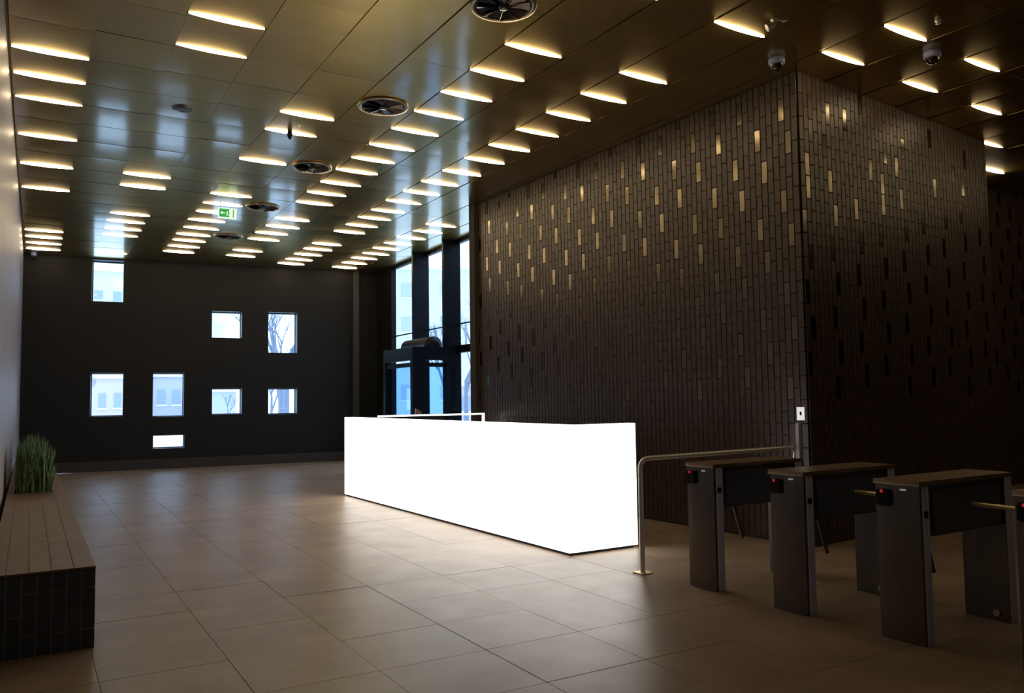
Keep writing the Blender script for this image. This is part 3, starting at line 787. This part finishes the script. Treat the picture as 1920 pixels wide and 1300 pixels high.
# tall grass
gr = empty('tall_grass', (-0.20 + PX0, 6.08 + PY0, 0.42)); tag(gr, 'tall green upright grass growing out of the bench planter', 'plant')
random.seed(11)
GM = MB()
GW, GL = PX1 - PX0, PY1 - PY0
for k in range(1500):
    x = random.uniform(0.02, GW - 0.02); y = random.uniform(0.03, GL - 0.03) if random.random() < .6 else random.uniform(0.03, 1.0)
    hgt = random.uniform(0.45, 0.80) * (0.78 + 0.22 * math.sin(x / GW * math.pi)); lean = random.uniform(-0.09, 0.09); ly = random.uniform(-0.12, 0.12)
    w = random.uniform(0.004, 0.010); a = random.uniform(-0.9, 0.9); cx_, sx_ = math.cos(a) * w, math.sin(a) * w
    v = []
    for t, s in ((0, 1.0), (0.4, 1.1), (0.75, 0.8), (1.0, 0.12)):
        px = min(max(x + lean * t * t, 0.004), GW - 0.004 + 0.05 * t); py = y + ly * t * t; pz = hgt * t * (1 - 0.06 * t)
        v += [(px - cx_ * s, py - sx_ * s, pz), (px + cx_ * s, py + sx_ * s, pz)]
    GM.add(v, [(0, 1, 3, 2), (2, 3, 5, 4), (4, 5, 7, 6)], True)
o = GM.build('blades', M_GRASS, gr); o['kind'] = 'stuff'

# ================================================================== OUTSIDE
struct(MB().box(-120, 180, 23.0, 220, -1.2, -0.25).box(8.9, 180, -40, 23.0, -1.2, -0.25).build('snow_ground', M_SNOW), 'snow covered ground outside the windows', 'ground')
def building(name, loc, w, d, h, m, rows, wmat, label, rz=0.0, roof=None, win=(1.3, 1.5), step=(3.2, 3.0), base=1.2):
    b = empty(name, loc, rz); tag(b, label, 'building')
    MB().box(0, w, 0, d, 0, h).build('facade', m, b)
    MB().box(-0.3, w + 0.3, -0.3, d + 0.3, h, h + 0.35).build('roof', roof or M_SNOW, b)
    wm = MB().box(0, win[0], -0.06, 0.02, 0, win[1]).mesh('window', wmat)
    fm = MB().box(-0.12, win[0] + 0.12, -0.10, -0.02, -0.14, 0.0).mesh('sill', M_SNOW)
    n = 0
    for r in range(rows):
        x = 1.0
        while x + win[0] < w - 0.6:
            if n < 290:
                o = link('window', wm, b, (x, 0, base + r * step[1])); link('sill', fm, o); n += 1
            x += step[0]
    return b
building('townhouse', (-3.0, 74, -0.25), 11.0, 8, 3.9, M_PINK, 1, M_OUTWIN, 'low pink house seen through the lower left windows', win=(0.5, 1.2), step=(1.15, 3), base=1.5)
building('townhouse', (8.6, 76, -0.25), 5.5, 8, 4.1, M_LILAC, 1, M_OUTWIN, 'low lilac house seen through the window above the slit', win=(0.6, 1.3), step=(1.2, 3), base=1.7)
building('apartment_block', (-6.0, 92, -0.25), 24.4, 12, 15.4, M_PALE, 4, M_OUTWIN, 'pale apartment block seen through the top left window', win=(0.8, 1.7), step=(1.75, 3.5), base=1.2)
building('apartment_block', (27.0, 66, -0.25), 34, 14, 13.2, M_PALE2, 4, M_OUTWIN2, 'tall cream apartment block seen through the entrance glazing', rz=R(-28), win=(1.2, 1.3), step=(3.4, 3.0), base=1.8)
building('townhouse', (12.7, 70, -0.25), 2.2, 4, 2.7, M_LILAC, 1, M_OUTWIN, 'small lilac house seen through the square low window', win=(0.9, 1.3), step=(1.8, 3), base=1.0)
building('townhouse', (24.6, 50, -0.25), 5.6, 6, 2.7, M_PINK, 1, M_OUTWIN, 'low pink kiosk seen through the entrance doors', rz=R(-28), win=(0.9, 1.0), step=(1.8, 3), base=1.0)
def tree(x, y, h, label, seed):
    rnd = random.Random(seed); t = empty('bare_tree', (x, y, -0.25)); tag(t, label, 'tree', 'bare winter trees outside')
    tr = MB(); br = MB()
    def grow(p, d, l, r, lv, mb):
        q = p + d * l; mb.tube([p, (p + q) / 2 + Vector((rnd.uniform(-.03, .03), rnd.uniform(-.03, .03), 0)) * l, q], [r, r * .8, r * .6], 5, cap=False)
        if lv == 0: return
        for k in range(3):
            nd = (d + Vector((rnd.uniform(-.6, .6), rnd.uniform(-.6, .6), rnd.uniform(-.05, .45)))).normalized()
            grow(q - d * l * rnd.uniform(0, .35), nd, l * rnd.uniform(.6, .8), r * .55, lv - 1, br)
    grow(Vector((0, 0, 0)), Vector((0, 0, 1)), h * .33, h * .02, 4, tr)
    tr.build('trunk', M_BARK, t); br.build('branches', M_BARK, t)
for k, (x, y, h, lab) in enumerate([(9.3, 34, 9, 'bare tree seen through the right upper window, left one'), (9.9, 37, 10, 'bare tree seen through the right upper window, behind the other'),
                                    (10.9, 41, 6, 'bare tree seen through the right lower window'), (20.2, 41, 8, 'bare tree beyond the entrance doors, left one'),
                                    (23.0, 44, 9, 'bare tree beyond the entrance doors, right one'), (3.2, 62, 5, 'small bare tree before the low pink house'), (11.2, 44, 5, 'bushy bare tree seen low through the right lower window'), (12.6, 62, 3.2, 'small bare tree seen through the third low window')]):
    tree(x, y, h, lab, 40 + k)
cf = empty('conifer', (21.9, 38.0, -0.25)); tag(cf, 'snowy blue conifer beyond the right hand door pane', 'tree')
MB().tube([(0, 0, 0), (0, 0, 1.0)], 0.12, 8).build('trunk', M_BARK, cf)
for k in range(5):
    MB().lathe([(1.3 - 0.22 * k, 0.6 + 0.75 * k), (0.25, 1.6 + 0.75 * k), (0.0, 1.75 + 0.75 * k)], n=12, smooth=False).build('bough_tier', M_CONIF, cf)
